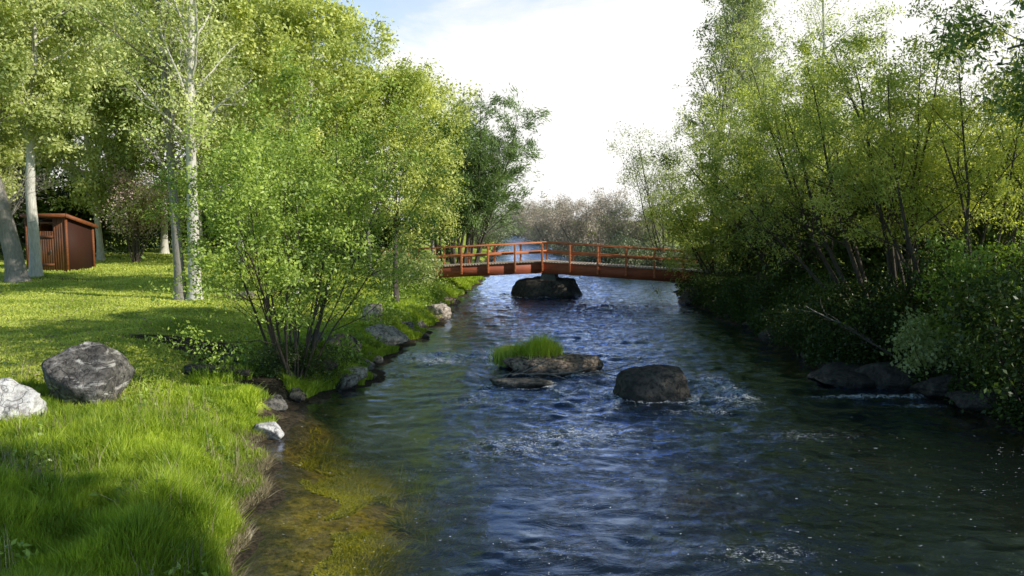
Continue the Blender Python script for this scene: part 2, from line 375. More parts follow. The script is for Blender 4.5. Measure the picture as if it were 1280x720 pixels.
# foam, and sun glints painted in as small white flecks
fo = g.attr('foam'); fn = g.noise(9, 7, .8, g.mapv(p, (1, 2.0, 1)), 1.6); fn2 = g.noise(1.1, 3, .5, p)
fb = g.noise(2.2, 4, .7, g.mapv(p, (1, 1.5, 1)), 2.0)
fk = g.math('MULTIPLY', g.ramp(g.math('ADD', g.math('MULTIPLY', g.math('MINIMUM', fo, 1.0), .17), fn), [(.60, 0), (.66, 1)]), g.ramp(fb, [(.42, 0), (.56, 1)]))
fk = g.math('MULTIPLY', fk, g.ramp(fo, [(.08, 0), (.5, 1)]))
sp = g.noise(16, 3, .6, g.mapv(p, (1, 1.7, 1)), .6)
glint = g.ramp(g.math('ADD', sp, g.math('MULTIPLY', fn2, .16)), [(.785, 0), (.81, 1)])
fk = g.math('MAXIMUM', fk, glint)
fd = g.n("ShaderNodeBsdfDiffuse"); fd.inputs[0].default_value = (.75, .8, .85, 1)
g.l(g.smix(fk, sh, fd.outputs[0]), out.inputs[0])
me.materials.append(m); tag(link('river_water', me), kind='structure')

# ------------------------------------------------------------------ plants
class Plant:
    def __init__(s, seed):
        s.r = np.random.RandomState(seed); s.lines = []; s.sites = []; s.sdir = []
    def line(s, p0, d, L, r0, r1, n=5, wander=.12, up=0., keep=True):
        p = np.array(p0, float); d = np.array(d, float); d /= np.linalg.norm(d)
        pts = [p.copy()]; st = L / n
        for i in range(n):
            d = d + s.r.normal(size=3) * wander; d[2] += up; d /= np.linalg.norm(d)
            p = p + d * st; pts.append(p.copy())
        pts = np.array(pts); rad = np.linspace(r0, r1, n + 1)
        if keep: s.lines.append((pts, rad))
        return pts, rad
    def kids(s, ln, n, t0, t1, Lf, ang, r=.5, up=0., wander=.15, seg=4, keep=True, bias=None, angj=.15, minr=.004):
        pts, rad = ln; out = []; a0 = s.r.uniform(0, 6.28)
        for i in range(n):
            t = t0 + (t1 - t0) * (i + s.r.uniform(.1, .9)) / n
            k = min(int(t * (len(pts) - 1)), len(pts) - 2); f = t * (len(pts) - 1) - k
            p = pts[k] * (1 - f) + pts[k + 1] * f; rr = rad[k] * (1 - f) + rad[k + 1] * f
            d = pts[k + 1] - pts[k]; d = d / np.linalg.norm(d)
            a0 += 2.4 + s.r.uniform(-.4, .4)
            u = np.cross(d, (0.31, .2, .93)); 
            if np.linalg.norm(u) < .1: u = np.cross(d, (1, 0, 0))
            u /= np.linalg.norm(u); v = np.cross(d, u)
            an = ang + s.r.normal() * angj
            dd = d * math.cos(an) + (u * math.cos(a0) + v * math.sin(a0)) * math.sin(an)
            if bias is not None: dd = dd + np.array(bias)
            L = Lf(t) * s.r.uniform(.75, 1.2)
            r0 = max(rr * r, minr)
            out.append(s.line(p, dd, L, r0, max(r0 * .3, minr * .6), seg, wander, up, keep))
        return out
    def leafy(s, lns, t0=.2, n=3):
        for pts, _ in lns:
            for i in range(n):
                t = s.r.uniform(t0, 1.05) * (len(pts) - 1); k = min(int(t), len(pts) - 2); f = t - k
                s.sites.append(pts[k] * (1 - f) + pts[k + 1] * f); s.sdir.append(pts[k + 1] - pts[k])
    def wood_mesh(s, name, mat, minr=0.0, big=.06):
        Vs, Qs, n = [], [], 0
        for pts, rad in s.lines:
            if rad[0] < minr: continue
            k = 8 if rad[0] > .12 else (5 if rad[0] > .03 else 3)
            T = np.gradient(pts, axis=0); T /= np.linalg.norm(T, axis=1)[:, None] + 1e-9
            ref = np.array([.9, .37, .1]); U = np.cross(T, ref); U /= np.linalg.norm(U, axis=1)[:, None] + 1e-9; W = np.cross(T, U)
            a = np.arange(k) / k * 2 * math.pi
            ring = pts[:, None] + rad[:, None, None] * (U[:, None] * np.cos(a)[None, :, None] + W[:, None] * np.sin(a)[None, :, None])
            Vs.append(ring.reshape(-1, 3)); m_ = len(pts)
            i = np.arange(m_ - 1)[:, None] * k; j = np.arange(k)[None]; j2 = (j + 1) % k
            Qs.append(np.stack([i + j, i + j2, i + k + j2, i + k + j], -1).reshape(-1, 4) + n); n += m_ * k
        return mesh_np(name, np.concatenate(Vs), quads=np.concatenate(Qs), smooth=True, mat=mat)
    def leaf_mesh(s, name, mat, N, size=.08, aspect=.55, spread=.25, droop=0., align=0., up=.3, clip_z=None):
        r = s.r; S = np.array(s.sites); D = np.array(s.sdir); D /= np.linalg.norm(D, axis=1)[:, None] + 1e-9
        w = r.gamma(.42, 1., len(S)) + .05; w /= w.sum()
        k = r.choice(len(S), N, p=w)
        off = r.normal(size=(N, 3)) * spread * np.array([1, 1, .8])
        off[:, 2] -= droop * np.abs(r.normal(size=N))
        P = S[k] + off
        d = r.normal(size=(N, 3)) * (1 - align) + D[k] * align * 1.5; d[:, 2] -= droop * 1.5
        nrm = r.normal(size=(N, 3)) * .8; nrm[:, 2] += up; nrm += np.array([.75, -.35, .4]) * .9
        d = d - nrm * (np.sum(d * nrm, 1) / np.sum(nrm * nrm, 1))[:, None] * .7
        return leaves(name, P, d, nrm, size * r.uniform(.45, 1.6, N), aspect, mat, r)
def leaves(name, P, d, nrm, sz, aspect, mat, r):
    d = d / (np.linalg.norm(d, axis=1)[:, None] + 1e-9)
    sd = np.cross(d, nrm); sd /= np.linalg.norm(sd, axis=1)[:, None] + 1e-9; nn = np.cross(sd, d)
    sz = sz[:, None]; N = len(P)
    V = np.stack([P, P + d * sz * .45 + sd * sz * aspect * .5 + nn * sz * .1, P + d * sz, P + d * sz * .45 - sd * sz * aspect * .5 + nn * sz * .1], 1)
    q = np.arange(N * 4).reshape(-1, 4)
    return mesh_np(name, V.reshape(-1, 3), quads=q, attrs={'rnd': np.repeat(r.uniform(0, 1, N), 4)}, mat=mat)

def tree_parts(seed, h, cr, cb, shape='round', n1=22, n2=7, n3=3, r0=.16, lean=(0, 0), ang=1.0, up=.06, wander=.04, pl=None, base=(0, 0, 0), segs=12):
    p = pl or Plant(seed)
    d = np.array([lean[0], lean[1], 1.0])
    tk = p.line(base, d, h * .93, r0, r0 * .12, segs, wander, .02)
    P0, R0 = tk; a, b = P0[0], P0[1]; sg = np.linalg.norm(b - a)
    np_ = np.vstack([[a, a + (b - a) * .12 / sg, a + (b - a) * .35 / sg, a + (b - a) * .8 / sg], P0[1:]]); nr_ = np.concatenate([[R0[0] * 1.65, R0[0] * 1.38, R0[0] * 1.14, R0[0]], R0[1:]])
    p.lines[-1] = (np_, nr_)
    t0 = cb / h
    def env(t):
        q = np.clip((t - t0) / (1 - t0), 0, 1)
        if shape == 'round': e = max(math.sin(math.pi * (q * .85 + .13)), 0) ** .7
        elif shape == 'cone': e = (1 - q) ** .8 * (.45 + .55 * min(1, q * 4))
        elif shape == 'column': e = (1 - q ** 3) ** .7 * (.5 + .5 * min(1, q * 3))
        return max(e, .12) * cr / max(.4, math.sin(ang))
    pr = p.kids(tk, n1, t0, .99, env, ang, .42, up, .10, 6)
    se = []
    for b in pr:
        L = np.linalg.norm(b[0][-1] - b[0][0])
        se += p.kids(b, n2, .2, 1, lambda t: L * .45 * (1.1 - .6 * t) + .2, .8, .5, up * .6, .16, 4)
    te = []
    for b in se:
        L = np.linalg.norm(b[0][-1] - b[0][0])
        te += p.kids(b, n3, .25, 1, lambda t: L * .5 + .12, .75, .5, 0, .2, 3)
    p.leafy(te, .2, 3); p.leafy(se, .4, 2); p.leafy(pr, .75, 2)
    return p, tk
def place_tree(name, p, loc, label, cat, bark, leaf, N, size, group=None, rz=0, trunk='trunk', minr=0.005, **k):
    e = empty(name, loc, label, cat, group, rz)
    link(trunk, p.wood_mesh(trunk, M[bark], minr), e)
    cm = p.leaf_mesh('crown', M[leaf], N, size, **k)
    link('crown', cm, e)
    return e
def ground_pt(px, Y, sink=.06):
    x = (px - 640) / F * (Y * math.cos(PITCH) + 0); x = ray(px, 300).x / ray(px, 300).y * Y
    return Vector((x, Y, gz1(x, Y) - sink))
def shrub_parts(seed, nst, h, spread, lean=(0, 0), r0=.05, n1=9, n2=5, n3=3, up=.02, base_r=.3, wander=.07, tstart=.3, kl=.42):
    p = Plant(seed)
    for i in range(nst):
        a = i * 2.4 + p.r.uniform(-.3, .3); rr = p.r.uniform(.25, 1) ** .7
        d = np.array([math.cos(a) * spread * rr + lean[0], math.sin(a) * spread * rr + lean[1], 1.0])
        b = np.array([math.cos(a) * base_r * rr, math.sin(a) * base_r * rr, 0])
        L = h * p.r.uniform(.75, 1.05)
        st = p.line(b, d, L, r0 * p.r.uniform(.7, 1.2), r0 * .15, 9, wander, up)
        k1 = p.kids(st, n1, tstart, 1, lambda t: L * kl * (1.15 - .75 * t), .75, .5, up, .12, 5)
        for b1 in k1:
            L1 = np.linalg.norm(b1[0][-1] - b1[0][0])
            k2 = p.kids(b1, n2, .2, 1, lambda t: L1 * .45, .7, .5, 0, .18, 3)
            p.leafy(k2, .2, n3); p.leafy([b1], .5, 2)
    return p

SUMMARY = []
TR = 'broadleaf trees behind the lawn'
# --- left: two big trunks beside the shed
q = at(22, 350, 1.3)
p, _ = tree_parts(11, 18, 5.2, 6.0, n1=26, r0=.42, lean=(-.16, 0), ang=1.0)
place_tree('cottonwood_tree', p, (q.x, q.y, gz1(q.x, q.y) - .1), 'pale thick cottonwood trunk leaning left at the left edge of the photo', 'tree', 'bark_grey', 'leaf_aspen', 52000, .17, spread=.26)
q = at(40, 346, 1.3)
p, _ = tree_parts(12, 18, 4.6, 6.3, n1=24, r0=.27, lean=(.02, 0))
place_tree('cottonwood_tree', p, (q.x, q.y + .3, gz1(q.x, q.y) - .1), 'slim upright pale trunk standing just in front of the brown shed', 'tree', 'bark_white', 'leaf_back', 52000, .17, spread=.26)
# --- aspen pair on the lawn
q = at(228, 377, 1.05)
p, _ = tree_parts(21, 17, 2.4, 4.6, 'column', n1=30, r0=.20, lean=(-.028, .02), ang=.8, wander=.018)
for i in range(3):   # low bough stubs
    pass
place_tree('aspen_tree', p, (q.x - .05, q.y, gz1(q.x, q.y) - .08), 'left trunk of the joined aspen pair on the lawn, darker bark', 'tree', 'bark_grey', 'leaf_aspen', 13000, .11, spread=.26)
q = at(242, 377, 1.05)
p, _ = tree_parts(22, 18, 3.0, 5.0, 'column', n1=30, r0=.23, lean=(.025, .0), ang=.8, wander=.018)
place_tree('aspen_tree', p, (q.x + .05, q.y, gz1(q.x, q.y) - .08), 'right trunk of the joined aspen pair on the lawn, whiter and thicker', 'tree', 'bark_white', 'leaf_aspen', 15000, .11, spread=.26)
# --- background wall of trees, left
pa, _ = tree_parts(31, 17, 5.0, 3.2, n1=34, r0=.22)
A = place_tree('broadleaf_tree', pa, ground_pt(125, 52), 'tall light green tree rising directly above the shed roof', 'tree', 'bark_white', 'leaf_back', 64000, .20, TR, spread=.27)
pb, _ = tree_parts(32, 15, 4.4, 3.0, n1=32, r0=.2)
B = place_tree('broadleaf_tree', pb, ground_pt(372, 31), 'bright yellow green tree behind the multi-stemmed riverside bush', 'tree', 'bark_white', 'leaf_yellow', 62000, .16, TR, spread=.24)
B.scale = (.78,) * 3
for (o, px, Y, rz, s, lab) in ((A, -40, 48, 1.1, 1, 'light green tree cut off by the left edge, behind the thick leaning trunk'),
        (A, 300, 50, 2.3, 1.0, 'light green tree behind the right trunk of the aspen pair'),
        (B, 205, 62, 3.9, 1.35, 'far leafy tree showing between the shed and the aspen pair'),
        (A, 60, 66, 5.2, 1.15, 'far leafy tree behind the shed, farthest at the left'),
        (B, 250, 54, .6, 1.25, 'yellow green tree just behind the aspen pair'),
        (A, 390, 62, 4.1, .85, 'tall green tree beyond the yellow green one, near the sky gap')):
    dup(o, ground_pt(px, Y), rz, lab, s)
pc, _ = tree_parts(33, 15.5, 2.6, 3, 'column', n1=24, n2=6, n3=2, r0=.14)
place_tree('poplar_tree', pc, ground_pt(462, 46), 'thin silvery poplar with sparse leaves against the blue sky patch', 'tree', 'bark_grey', 'leaf_poplar', 9000, .11, spread=.3)
pd_, _ = tree_parts(34, 9.4, 2.7, 3.0, n1=26, r0=.12)
place_tree('broadleaf_tree', pd_, ground_pt(494, 32), 'rounded yellow green tree at the left end of the red footbridge', 'tree', 'bark_dark', 'leaf_yellow', 42000, .11, spread=.18)
pd2, _ = tree_parts(35, 11, 2.2, 2, n1=22, n2=6, r0=.12)
place_tree('poplar_tree', pd2, ground_pt(545, 43), 'sparse topped tree rising behind the rounded yellow green tree', 'tree', 'bark_grey', 'leaf_yellow', 13000, .11, spread=.3)
# dark feathery willows beyond the bridge on the left
pw_ = shrub_parts(41, 13, 10.6, .30, (.04, 0), r0=.12, n1=12, n2=6, up=.03, base_r=.8, tstart=.2, kl=.3)
W1 = place_tree('willow_tree', pw_, ground_pt(580, 53), 'dark feathery willow on the left bank just beyond the bridge', 'tree', 'bark_dark', 'leaf_willow', 60000, .24, trunk='stems', spread=.24, aspect=.2, align=.7)
dup(W1, ground_pt(560, 62), 2.2, 'dark willow partly hidden behind the rounded yellow green tree', 1.0)
# --- crabapple near the shed
pe = shrub_parts(51, 9, 5.2, .55, r0=.06, n1=9, n2=5, base_r=.25, wander=.1)
E = place_tree('crabapple_tree', pe, ground_pt(168, 50), 'small crabapple with pinkish white blossom to the right of the shed', 'small tree', 'bark_stem', 'leaf_back', 9000, .11, trunk='stems', spread=.25)
link('blossom', pe.leaf_mesh('blossom', M['blossom'], 6500, .10, .9, spread=.26), E)
# --- bare grey twiggy tree, far left
pf = shrub_parts(52, 6, 7.0, .5, r0=.07, n1=12, n2=7, base_r=.2, wander=.12)
e = empty('bare_tree', ground_pt(-35, 35), 'leafless grey twiggy tree at the left edge in front of the crowns', 'tree')
link('stems', pf.wood_mesh('stems', M['bark_grey']), e); link('crown', pf.leaf_mesh('crown', M['leaf_grey'], 3500, .10, .12, spread=.3), e)
# --- the multi-stemmed riverside bush
pg = shrub_parts(61, 21, 6.3, .50, (.05, 0), r0=.034, n1=10, n2=6, base_r=.34, wander=.09, tstart=.20, up=.012)
q = at(368, 462, .55)
G = place_tree('riverside_bush', pg, (q.x, q.y, gz1(q.x, q.y) - .05), 'large multi-stemmed green bush with dark stems on the left riverbank', 'bush', 'bark_stem', 'leaf_bush', 62000, .068, trunk='stems', spread=.11, up=.5)
# --- right bank
ph = shrub_parts(71, 15, 8.6, .42, (-.42, .02), r0=.07, n1=10, n2=6, base_r=.8, wander=.06, tstart=.32, up=.035, kl=.36)
place_tree('riverside_willow', ph, ground_pt(1120, 22.5), 'big multi-stemmed willow with dark stems slanting left over the river', 'tree', 'bark_stem', 'leaf_right', 52000, .085, trunk='stems', spread=.13, aspect=.4)
ph2 = shrub_parts(72, 12, 7.2, .42, (-.12, .0), r0=.06, n1=10, n2=6, base_r=.6, wander=.07, tstart=.34, up=.03)
W2 = place_tree('riverside_willow', ph2, ground_pt(1215, 20.0), 'golden green willow bush at the right edge of the photo', 'tree', 'bark_stem', 'leaf_gold', 46000, .085, trunk='stems', spread=.14, aspect=.4)
ph3 = shrub_parts(73, 12, 8.2, .42, (-.38, .0), r0=.07, n1=10, n2=6, base_r=.6, wander=.06, tstart=.26, up=.03)
W3 = place_tree('riverside_willow', ph3, ground_pt(1010, 31.5), 'olive green willow leaning left, between the bridge end and the big slanting willow', 'tree', 'bark_stem', 'leaf_right', 46000, .105, trunk='stems', spread=.16, aspect=.4)
ph4 = shrub_parts(74, 12, 5.6, .60, (-.22, -.1), r0=.05, n1=10, n2=6, base_r=.5, wander=.08, tstart=.12, up=.0)
W4 = place_tree('riverside_willow', ph4, ground_pt(905, 37.5), 'dense shrub covering the right end of the red footbridge', 'shrub', 'bark_stem', 'leaf_right', 32000, .12, trunk='stems', spread=.16, aspect=.4)
ph5 = shrub_parts(75, 9, 9.5, .30, (-.15, .0), r0=.07, n1=9, n2=5, base_r=.5, wander=.07, tstart=.2, up=.02)
place_tree('willow_tree', ph5, ground_pt(835, 58), 'sparse olive tree showing sky between its twigs, beyond the bridge on the right', 'tree', 'bark_dark', 'leaf_poplar', 17000, .13, trunk='stems', spread=.3, aspect=.4)
dup(W3, ground_pt(1075, 42), 1.2, 'green tree crown filling the gap behind the big slanting willow', 1.0)
dup(W2, ground_pt(1360, 25), 2.6, 'golden green crown cut by the right edge, above the near bright bush', 1.05)
dup(W3, ground_pt(1210, 36), 3.6, 'olive green tree behind the golden willow bush', 1.0)
pi_, _ = tree_parts(76, 25, 2.6, 3, 'column', n1=46, n2=7, n3=3, r0=.3, ang=.5, up=.05)
P1 = place_tree('poplar_tree', pi_, ground_pt(890, 62), 'tall dark columnar poplar at the right of the open sky', 'tree', 'bark_grey', 'leaf_poplar', 26000, .17, spread=.20)
dup(P1, ground_pt(945, 68), 2.0, 'second tall columnar poplar, just right of the one beside the open sky', .98)
pj, _ = tree_parts(77, 22, 3.4, 7, 'cone', n1=20, n2=6, n3=2, r0=.22, ang=.6, up=.03)
place_tree('poplar_tree', pj, ground_pt(1015, 50), 'tall thin tree with a pale trunk and hardly any leaves above the willows', 'tree', 'bark_white', 'leaf_yellow', 7000, .10, spread=.28)
# near tall willow hanging into the top right corner
pk, _ = tree_parts(78, 18, 7.4, 6.6, 'cone', n1=30, n2=8, n3=4, r0=.3, ang=1.15, up=-.03)
place_tree('weeping_tree', pk, (14.6, 14.2, .8), 'tall tree whose drooping grey green branches hang into the top right corner', 'tree', 'bark_grey', 'leaf_willow', 125000, .14, spread=.2, aspect=.35, droop=.35)
pl_, _ = tree_parts(79, 18, 3.6, 11.0, n1=30, r0=.28)
place_tree('added_shade_tree', pl_, (13.4, -.5, .8), 'unseen leafy tree added beside the viewer to shade the near lawn', 'tree', 'bark_grey', 'leaf_right', 80000, .24, spread=.3)  # added out of view so its shadow falls on the near grass
# near bright bush and pale bush, right
pm = shrub_parts(81, 14, 3.1, .6, (-.05, -.05), r0=.025, n1=8, n2=5, base_r=.5, tstart=.08)
N1 = place_tree('leafy_bush', pm, ground_pt(1275, 17.4), 'bright green bush low at the right edge beside the water', 'bush', 'bark_stem', 'leaf_near', 15000, .085, trunk='stems', spread=.12)
pn = shrub_parts(82, 14, 1.5, .75, (-.1, -.1), r0=.015, n1=6, n2=4, base_r=.4, tstart=.1)
N2 = place_tree('leafy_bush', pn, ground_pt(1195, 18.0), 'small bush with pale whitish green leaves above the right bank rocks', 'bush', 'bark_stem', 'leaf_pale', 5000, .085, trunk='stems', spread=.14, aspect=.7)
# undergrowth bushes on the right bank
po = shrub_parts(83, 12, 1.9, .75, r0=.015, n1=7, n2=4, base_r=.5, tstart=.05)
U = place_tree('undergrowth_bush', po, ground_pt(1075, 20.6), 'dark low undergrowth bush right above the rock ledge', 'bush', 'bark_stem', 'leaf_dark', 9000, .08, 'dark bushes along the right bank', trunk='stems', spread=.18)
for i, (px, Y, s, lab) in enumerate(((1065, 29, 2.4, 'tall dark bush behind the stems of the big slanting willow, left of its base'), (1150, 27, 2.6, 'tall dark bush behind the stems of the big slanting willow, right of its base'), (1245, 25, 2.5, 'tall dark bush behind the golden willow stems'), (985, 36, 2.3, 'tall dark bush behind the leaning olive willow'), (1010, 23.5, .75, 'dark low bush over the water, left of the rock ledge'), (975, 27, .8, 'dark low bush below the olive green leaning willow'),
        (935, 31, .8, 'dark low bush midway between the ledge and the bridge'), (900, 35, .8, 'dark low bush at the foot of the bridge shrub'),
        (1130, 19.8, .6, 'dark low bush between the ledge and the pale leafed bush'), (1165, 22.5, .9, 'dark bush at the base of the slanting willow'),
        (1235, 19.5, 1.3, 'dark bush under the golden willow'), (1060, 25.5, .9, 'dark bush behind the left end of the ledge'), (1000, 30, .9, 'dark bush under the middle willow crown'),
        (950, 38, 1.5, 'dark bush behind the bridge landing'))):
    dup(U, ground_pt(px, Y), i * 1.3, lab, s)
dup(U, ground_pt(1315, 15.2), 2.5, 'dark green bush in the right corner drooping over the water', 1.25)
for px_, Y_, s_ in ((345, 17.8, .42), (392, 18.3, .45)): dup(U, ground_pt(px_, Y_), px_, 'low growth coloured dark for the shaded foot of the big riverside bush, %s' % ('lawn side' if px_ < 360 else 'water side'), s_)  # dark-leaved copies added to stand for the shaded base
# far bushes and hedge
pq = shrub_parts(91, 16, 7.6, .55, r0=.09, n1=9, n2=5, base_r=1.4, tstart=.1)
FB = empty('bare_shrub', ground_pt(742, 84), 'large brownish grey leafless shrub beyond the bridge, tallest of its row', 'shrub', 'grey shrubs far up the right bank')
link('stems', pq.wood_mesh('stems', M['bark_grey'], .01), FB); link('crown', pq.leaf_mesh('crown', M['leaf_grey'], 24000, .22, .22, spread=.32), FB)
for i, (px, Y, s, lab) in enumerate(((700, 108, .95, 'brownish grey shrub left of the tallest one'), (672, 140, .9, 'small hazy grey shrub at the far bend of the river'),
        (785, 72, .75, 'brownish grey shrub right of the tallest, behind the bridge rail'), (655, 185, 1.1, 'farthest hazy shrub where the river vanishes'))):
    dup(FB, ground_pt(px, Y), i * 1.9, lab, s)
pr_ = shrub_parts(92, 14, 3.4, .8, r0=.05, n1=7, n2=4, base_r=1.2, tstart=.05)
FG = place_tree('far_bush', pr_, ground_pt(760, 66), 'low green bush at the waterline beneath the brownish grey shrubs', 'bush', 'bark_stem', 'leaf_far_haze', 9000, .17, 'far bushes along the river and lawn', trunk='stems', spread=.32, minr=.01)
for i, (px, Y, s, lab) in enumerate(((715, 90, .8, 'low green bush on the far right bank, second upstream from the bridge'), (690, 125, 1.0, 'low green bush far upstream on the right bank'),
        (815, 58, .9, 'low green bush behind the right part of the bridge rail'), (612, 98, 1.0, 'low bush on the left bank upstream of the dark willow'),
        (618, 150, 1.2, 'hazy low bush on the left bank near the far bend'), (632, 215, 1.9, 'hazy bush closing the view at the far bend'), (690, 240, 2.0, 'hazy distant bush behind the far shrubs'))):
    dup(FG, ground_pt(px, Y), i * 1.3, lab, s)
dup(N2, ground_pt(508, 38), 1.0, 'leafy bush growing over the left end of the footbridge', 1.3)
ps = shrub_parts(93, 14, 4.2, .8, r0=.05, n1=7, n2=4, base_r=1.2, tstart=.05)
HB = place_tree('hedge_bush', ps, ground_pt(305, 72), 'dark bush at the far end of the lawn, right of the aspen pair', 'bush', 'bark_stem', 'leaf_dark', 10000, .2, 'dark bushes closing the lawn', trunk='stems', spread=.36, minr=.01)
for i, (px, Y, s, lab) in enumerate(((345, 66, 1.1, 'dark bush at the end of the lawn behind the riverside bush'), (265, 78, 1.2, 'dark bush at the end of the lawn directly behind the aspen trunks'),
        (205, 76, 1.2, 'dark bush at the end of the lawn left of the aspen trunks'), (155, 68, 1.2, 'dark bush behind the crabapple'), (95, 58, 1.3, 'dark bush behind the shed'),
        (40, 56, 1.4, 'dark bush behind the slim pale trunk'), (-20, 52, 1.4, 'dark bush behind the thick leaning trunk'), (400, 62, 1.2, 'dark bush far behind the left bank rocks'), (455, 56, 1.0, 'dark bush behind the left bridge approach'))):
    dup(HB, ground_pt(px, Y), i * 2.1, lab, s)

# ------------------------------------------------------------------ grass and ground cover
def blades(name, X, Y, h, w, mat, seed, bend=.35, z=None, jit=.3):
    r = np.random.RandomState(seed); N = len(X); Zb = gz(X, Y) - .02 if z is None else z
    a = r.uniform(0, 6.283, N); side = np.stack([np.cos(a), np.sin(a), 0 * a], 1)
    b = r.uniform(0, 6.283, N); bd = np.stack([np.cos(b), np.sin(b), 0 * b], 1) * (bend * np.abs(r.normal(size=N)) * h)[:, None]
    hh = h * r.uniform(1 - jit, 1 + jit, N); P = np.stack([X, Y, Zb], 1)
    up = np.zeros((N, 3)); up[:, 2] = hh; w = (w * np.ones(N))[:, None]
    V = np.stack([P - side * w * .5, P + side * w * .5, P + up * .55 + bd * .35 + side * w * .4, P + up * .55 + bd * .35 - side * w * .4, P + up * (.96) + bd], 1).reshape(-1, 3)
    k = np.arange(N)[:, None] * 5
    return mesh_np(name, V, quads=k + np.array([[0, 1, 2, 3]]), tris=k + np.array([[3, 2, 4]]), attrs={'rnd': np.repeat(r.uniform(0, 1, N), 5)}, mat=mat)
def wedge(N, y0, y1, seed, power=1.6, halfw=.72):
    r = np.random.RandomState(seed); t = r.uniform(0, 1, N); k = 1 - power
    y = (y0 ** k + t * (y1 ** k - y0 ** k)) ** (1 / k); x = -r.uniform(0, 1, N) * (y * halfw + 1.5)
    return x, y, r
x, y, r = wedge(360000, 5.5, 15.5, 5)
lim = 14.6 + .8 * n2(x, y, .5) + .10 * (x + 6)
keep = (xl(y) - x > -.10 + .15 * r.uniform(0, 1, len(x))) & (y < lim + r.normal(size=len(x)) * .15)
# open around the boulders of the lawn edge
x, y = x[keep], y[keep]; hn = n2(x, y, .8) ; hh = np.clip(.27 + .32 * hn + .10 * n2(x, y, 3.), .10, .6) * (1 - .4 * sst(12.5, 15, y))
tag(link('long_grass', blades('long_grass', x, y, hh, (.008 + .0005 * y) * (1 + 1.3 * (np.random.RandomState(3).uniform(0, 1, len(x)) > .93)), M['grass_long'], 6, .5)), 'lush long green grass on the near left bank', 'grass', kind='stuff')
x, y, r = wedge(260000, 13.5, 62, 8, 1.7)
s = xl(y) - x
dm = np.exp(-(((x + 5.6) / 2.0) ** 2 + ((y - 18.2) / 1.9) ** 2)) * 1.3 + np.exp(-(((x + 8.3) / 1.6) ** 2 + ((y - 19.8) / .8) ** 2)) * 1.1
keep = (s > .5) & (dm + .5 * n2(x, y, 1.5) < .55)
x, y = x[keep], y[keep]
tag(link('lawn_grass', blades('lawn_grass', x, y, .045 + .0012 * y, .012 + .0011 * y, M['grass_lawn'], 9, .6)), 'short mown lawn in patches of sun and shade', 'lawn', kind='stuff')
# rank bank grass at the water's edge, left
x, y, r = wedge(120000, 14, 60, 12, 1.5)
x = xl(y) + .12 - np.abs(r.normal(size=len(x))) * 1.0
gm = n2(x, y, .9) + .40 * sst(20, 23, y)
keep = gm > .05; x, y = x[keep], y[keep]
tag(link('bank_grass', blades('bank_grass', x, y, np.clip(.2 + .25 * n2(x, y, .7), .08, .5), .012 + .0009 * y, M['grass_bank'], 13, .5)), 'bright rank grass between the rocks along the left bank', 'grass', kind='stuff')
# dry and leafy fringe on the near water edge
r = np.random.RandomState(14); N = 14000
y = r.uniform(6, 14, N); x = xl(y) + .16 - np.abs(r.normal(size=N)) * .25
tag(link('dry_fringe', blades('dry_fringe', x, y, .16, .012, M['twig_dry'], 15, .9)), 'dry straw coloured grass fringe where the near bank meets water', 'dry grass', kind='stuff')
# right bank grass
N = 60000; y = r.uniform(10, 60, N) ** 1.0; x = xr(y) + np.abs(r.normal(size=N)) * 1.3 + .05
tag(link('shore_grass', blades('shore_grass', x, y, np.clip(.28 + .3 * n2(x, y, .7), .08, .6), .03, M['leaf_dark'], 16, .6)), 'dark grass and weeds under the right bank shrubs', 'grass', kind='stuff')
r = np.random.RandomState(19); x, y, r = wedge(5000, 6, 15, 19, 1.6); k = (xl(y) - x > .1) & (n2(x, y, .7, z=2) > .05); x, y = x[k], y[k]
tag(link('tall_stalks', blades('tall_stalks', x, y, .55, .010, M['twig_dry'], 20, .35)), 'pale seed stalks standing up out of the long grass', 'grass', kind='stuff')
cx_, cy_ = x[::9], y[::9]; n_ = 16; xx = np.repeat(cx_, n_) + r.normal(size=len(cx_) * n_) * .09; yy = np.repeat(cy_, n_) + r.normal(size=len(cx_) * n_) * .09
P = np.stack([xx, yy, gz(xx, yy) + r.uniform(.05, .38, len(xx))], 1)
tag(link('broadleaf_weeds', leaves('broadleaf_weeds', P, r.normal(size=P.shape), r.normal(size=P.shape) + [0, 0, 1.], .08 * r.uniform(.6, 1.5, len(P)), .5, M['leaf_near'], r)), 'broad leafed weeds mixed into the long grass', 'weeds', kind='stuff')
r = np.random.RandomState(21); x, y, r = wedge(9000, 14, 45, 21, 1.5); k = bank_s(x, y) > .3; x, y = x[k], y[k]; P = np.stack([x, y, gz(x, y) + .05 + .001 * y], 1)
tag(link('leaf_litter', leaves('leaf_litter', P, r.normal(size=P.shape) * [1, 1, .15], r.normal(size=P.shape) * .3 + [0, 0, 1.], .07 * r.uniform(.6, 1.4, len(P)), .6, M['twig_dry'], r)), 'dry fallen leaves scattered over the lawn', 'leaf litter', kind='stuff')
# underwater weed
N = 40000; y = 10.6 + r.normal(size=N) * 1.5; x = -2.35 + r.normal(size=N) * .55 - .15 * (y - 10.6)
k = (bank_s(x, y) < -.05) & (n2(x, y, 1.1) > -.02) & (gz(x, y) < -.10); x, y = x[k], y[k]
zb = gz(x, y); hv = np.clip(-zb - .07, .0, .22)
tag(link('water_weed', blades('water_weed', x, y, hv * .9, .03, M['weed'], 17, 1.4, z=zb, jit=.1)), 'yellow green weed showing through the shallow water by the near bank', 'water weed', kind='stuff')
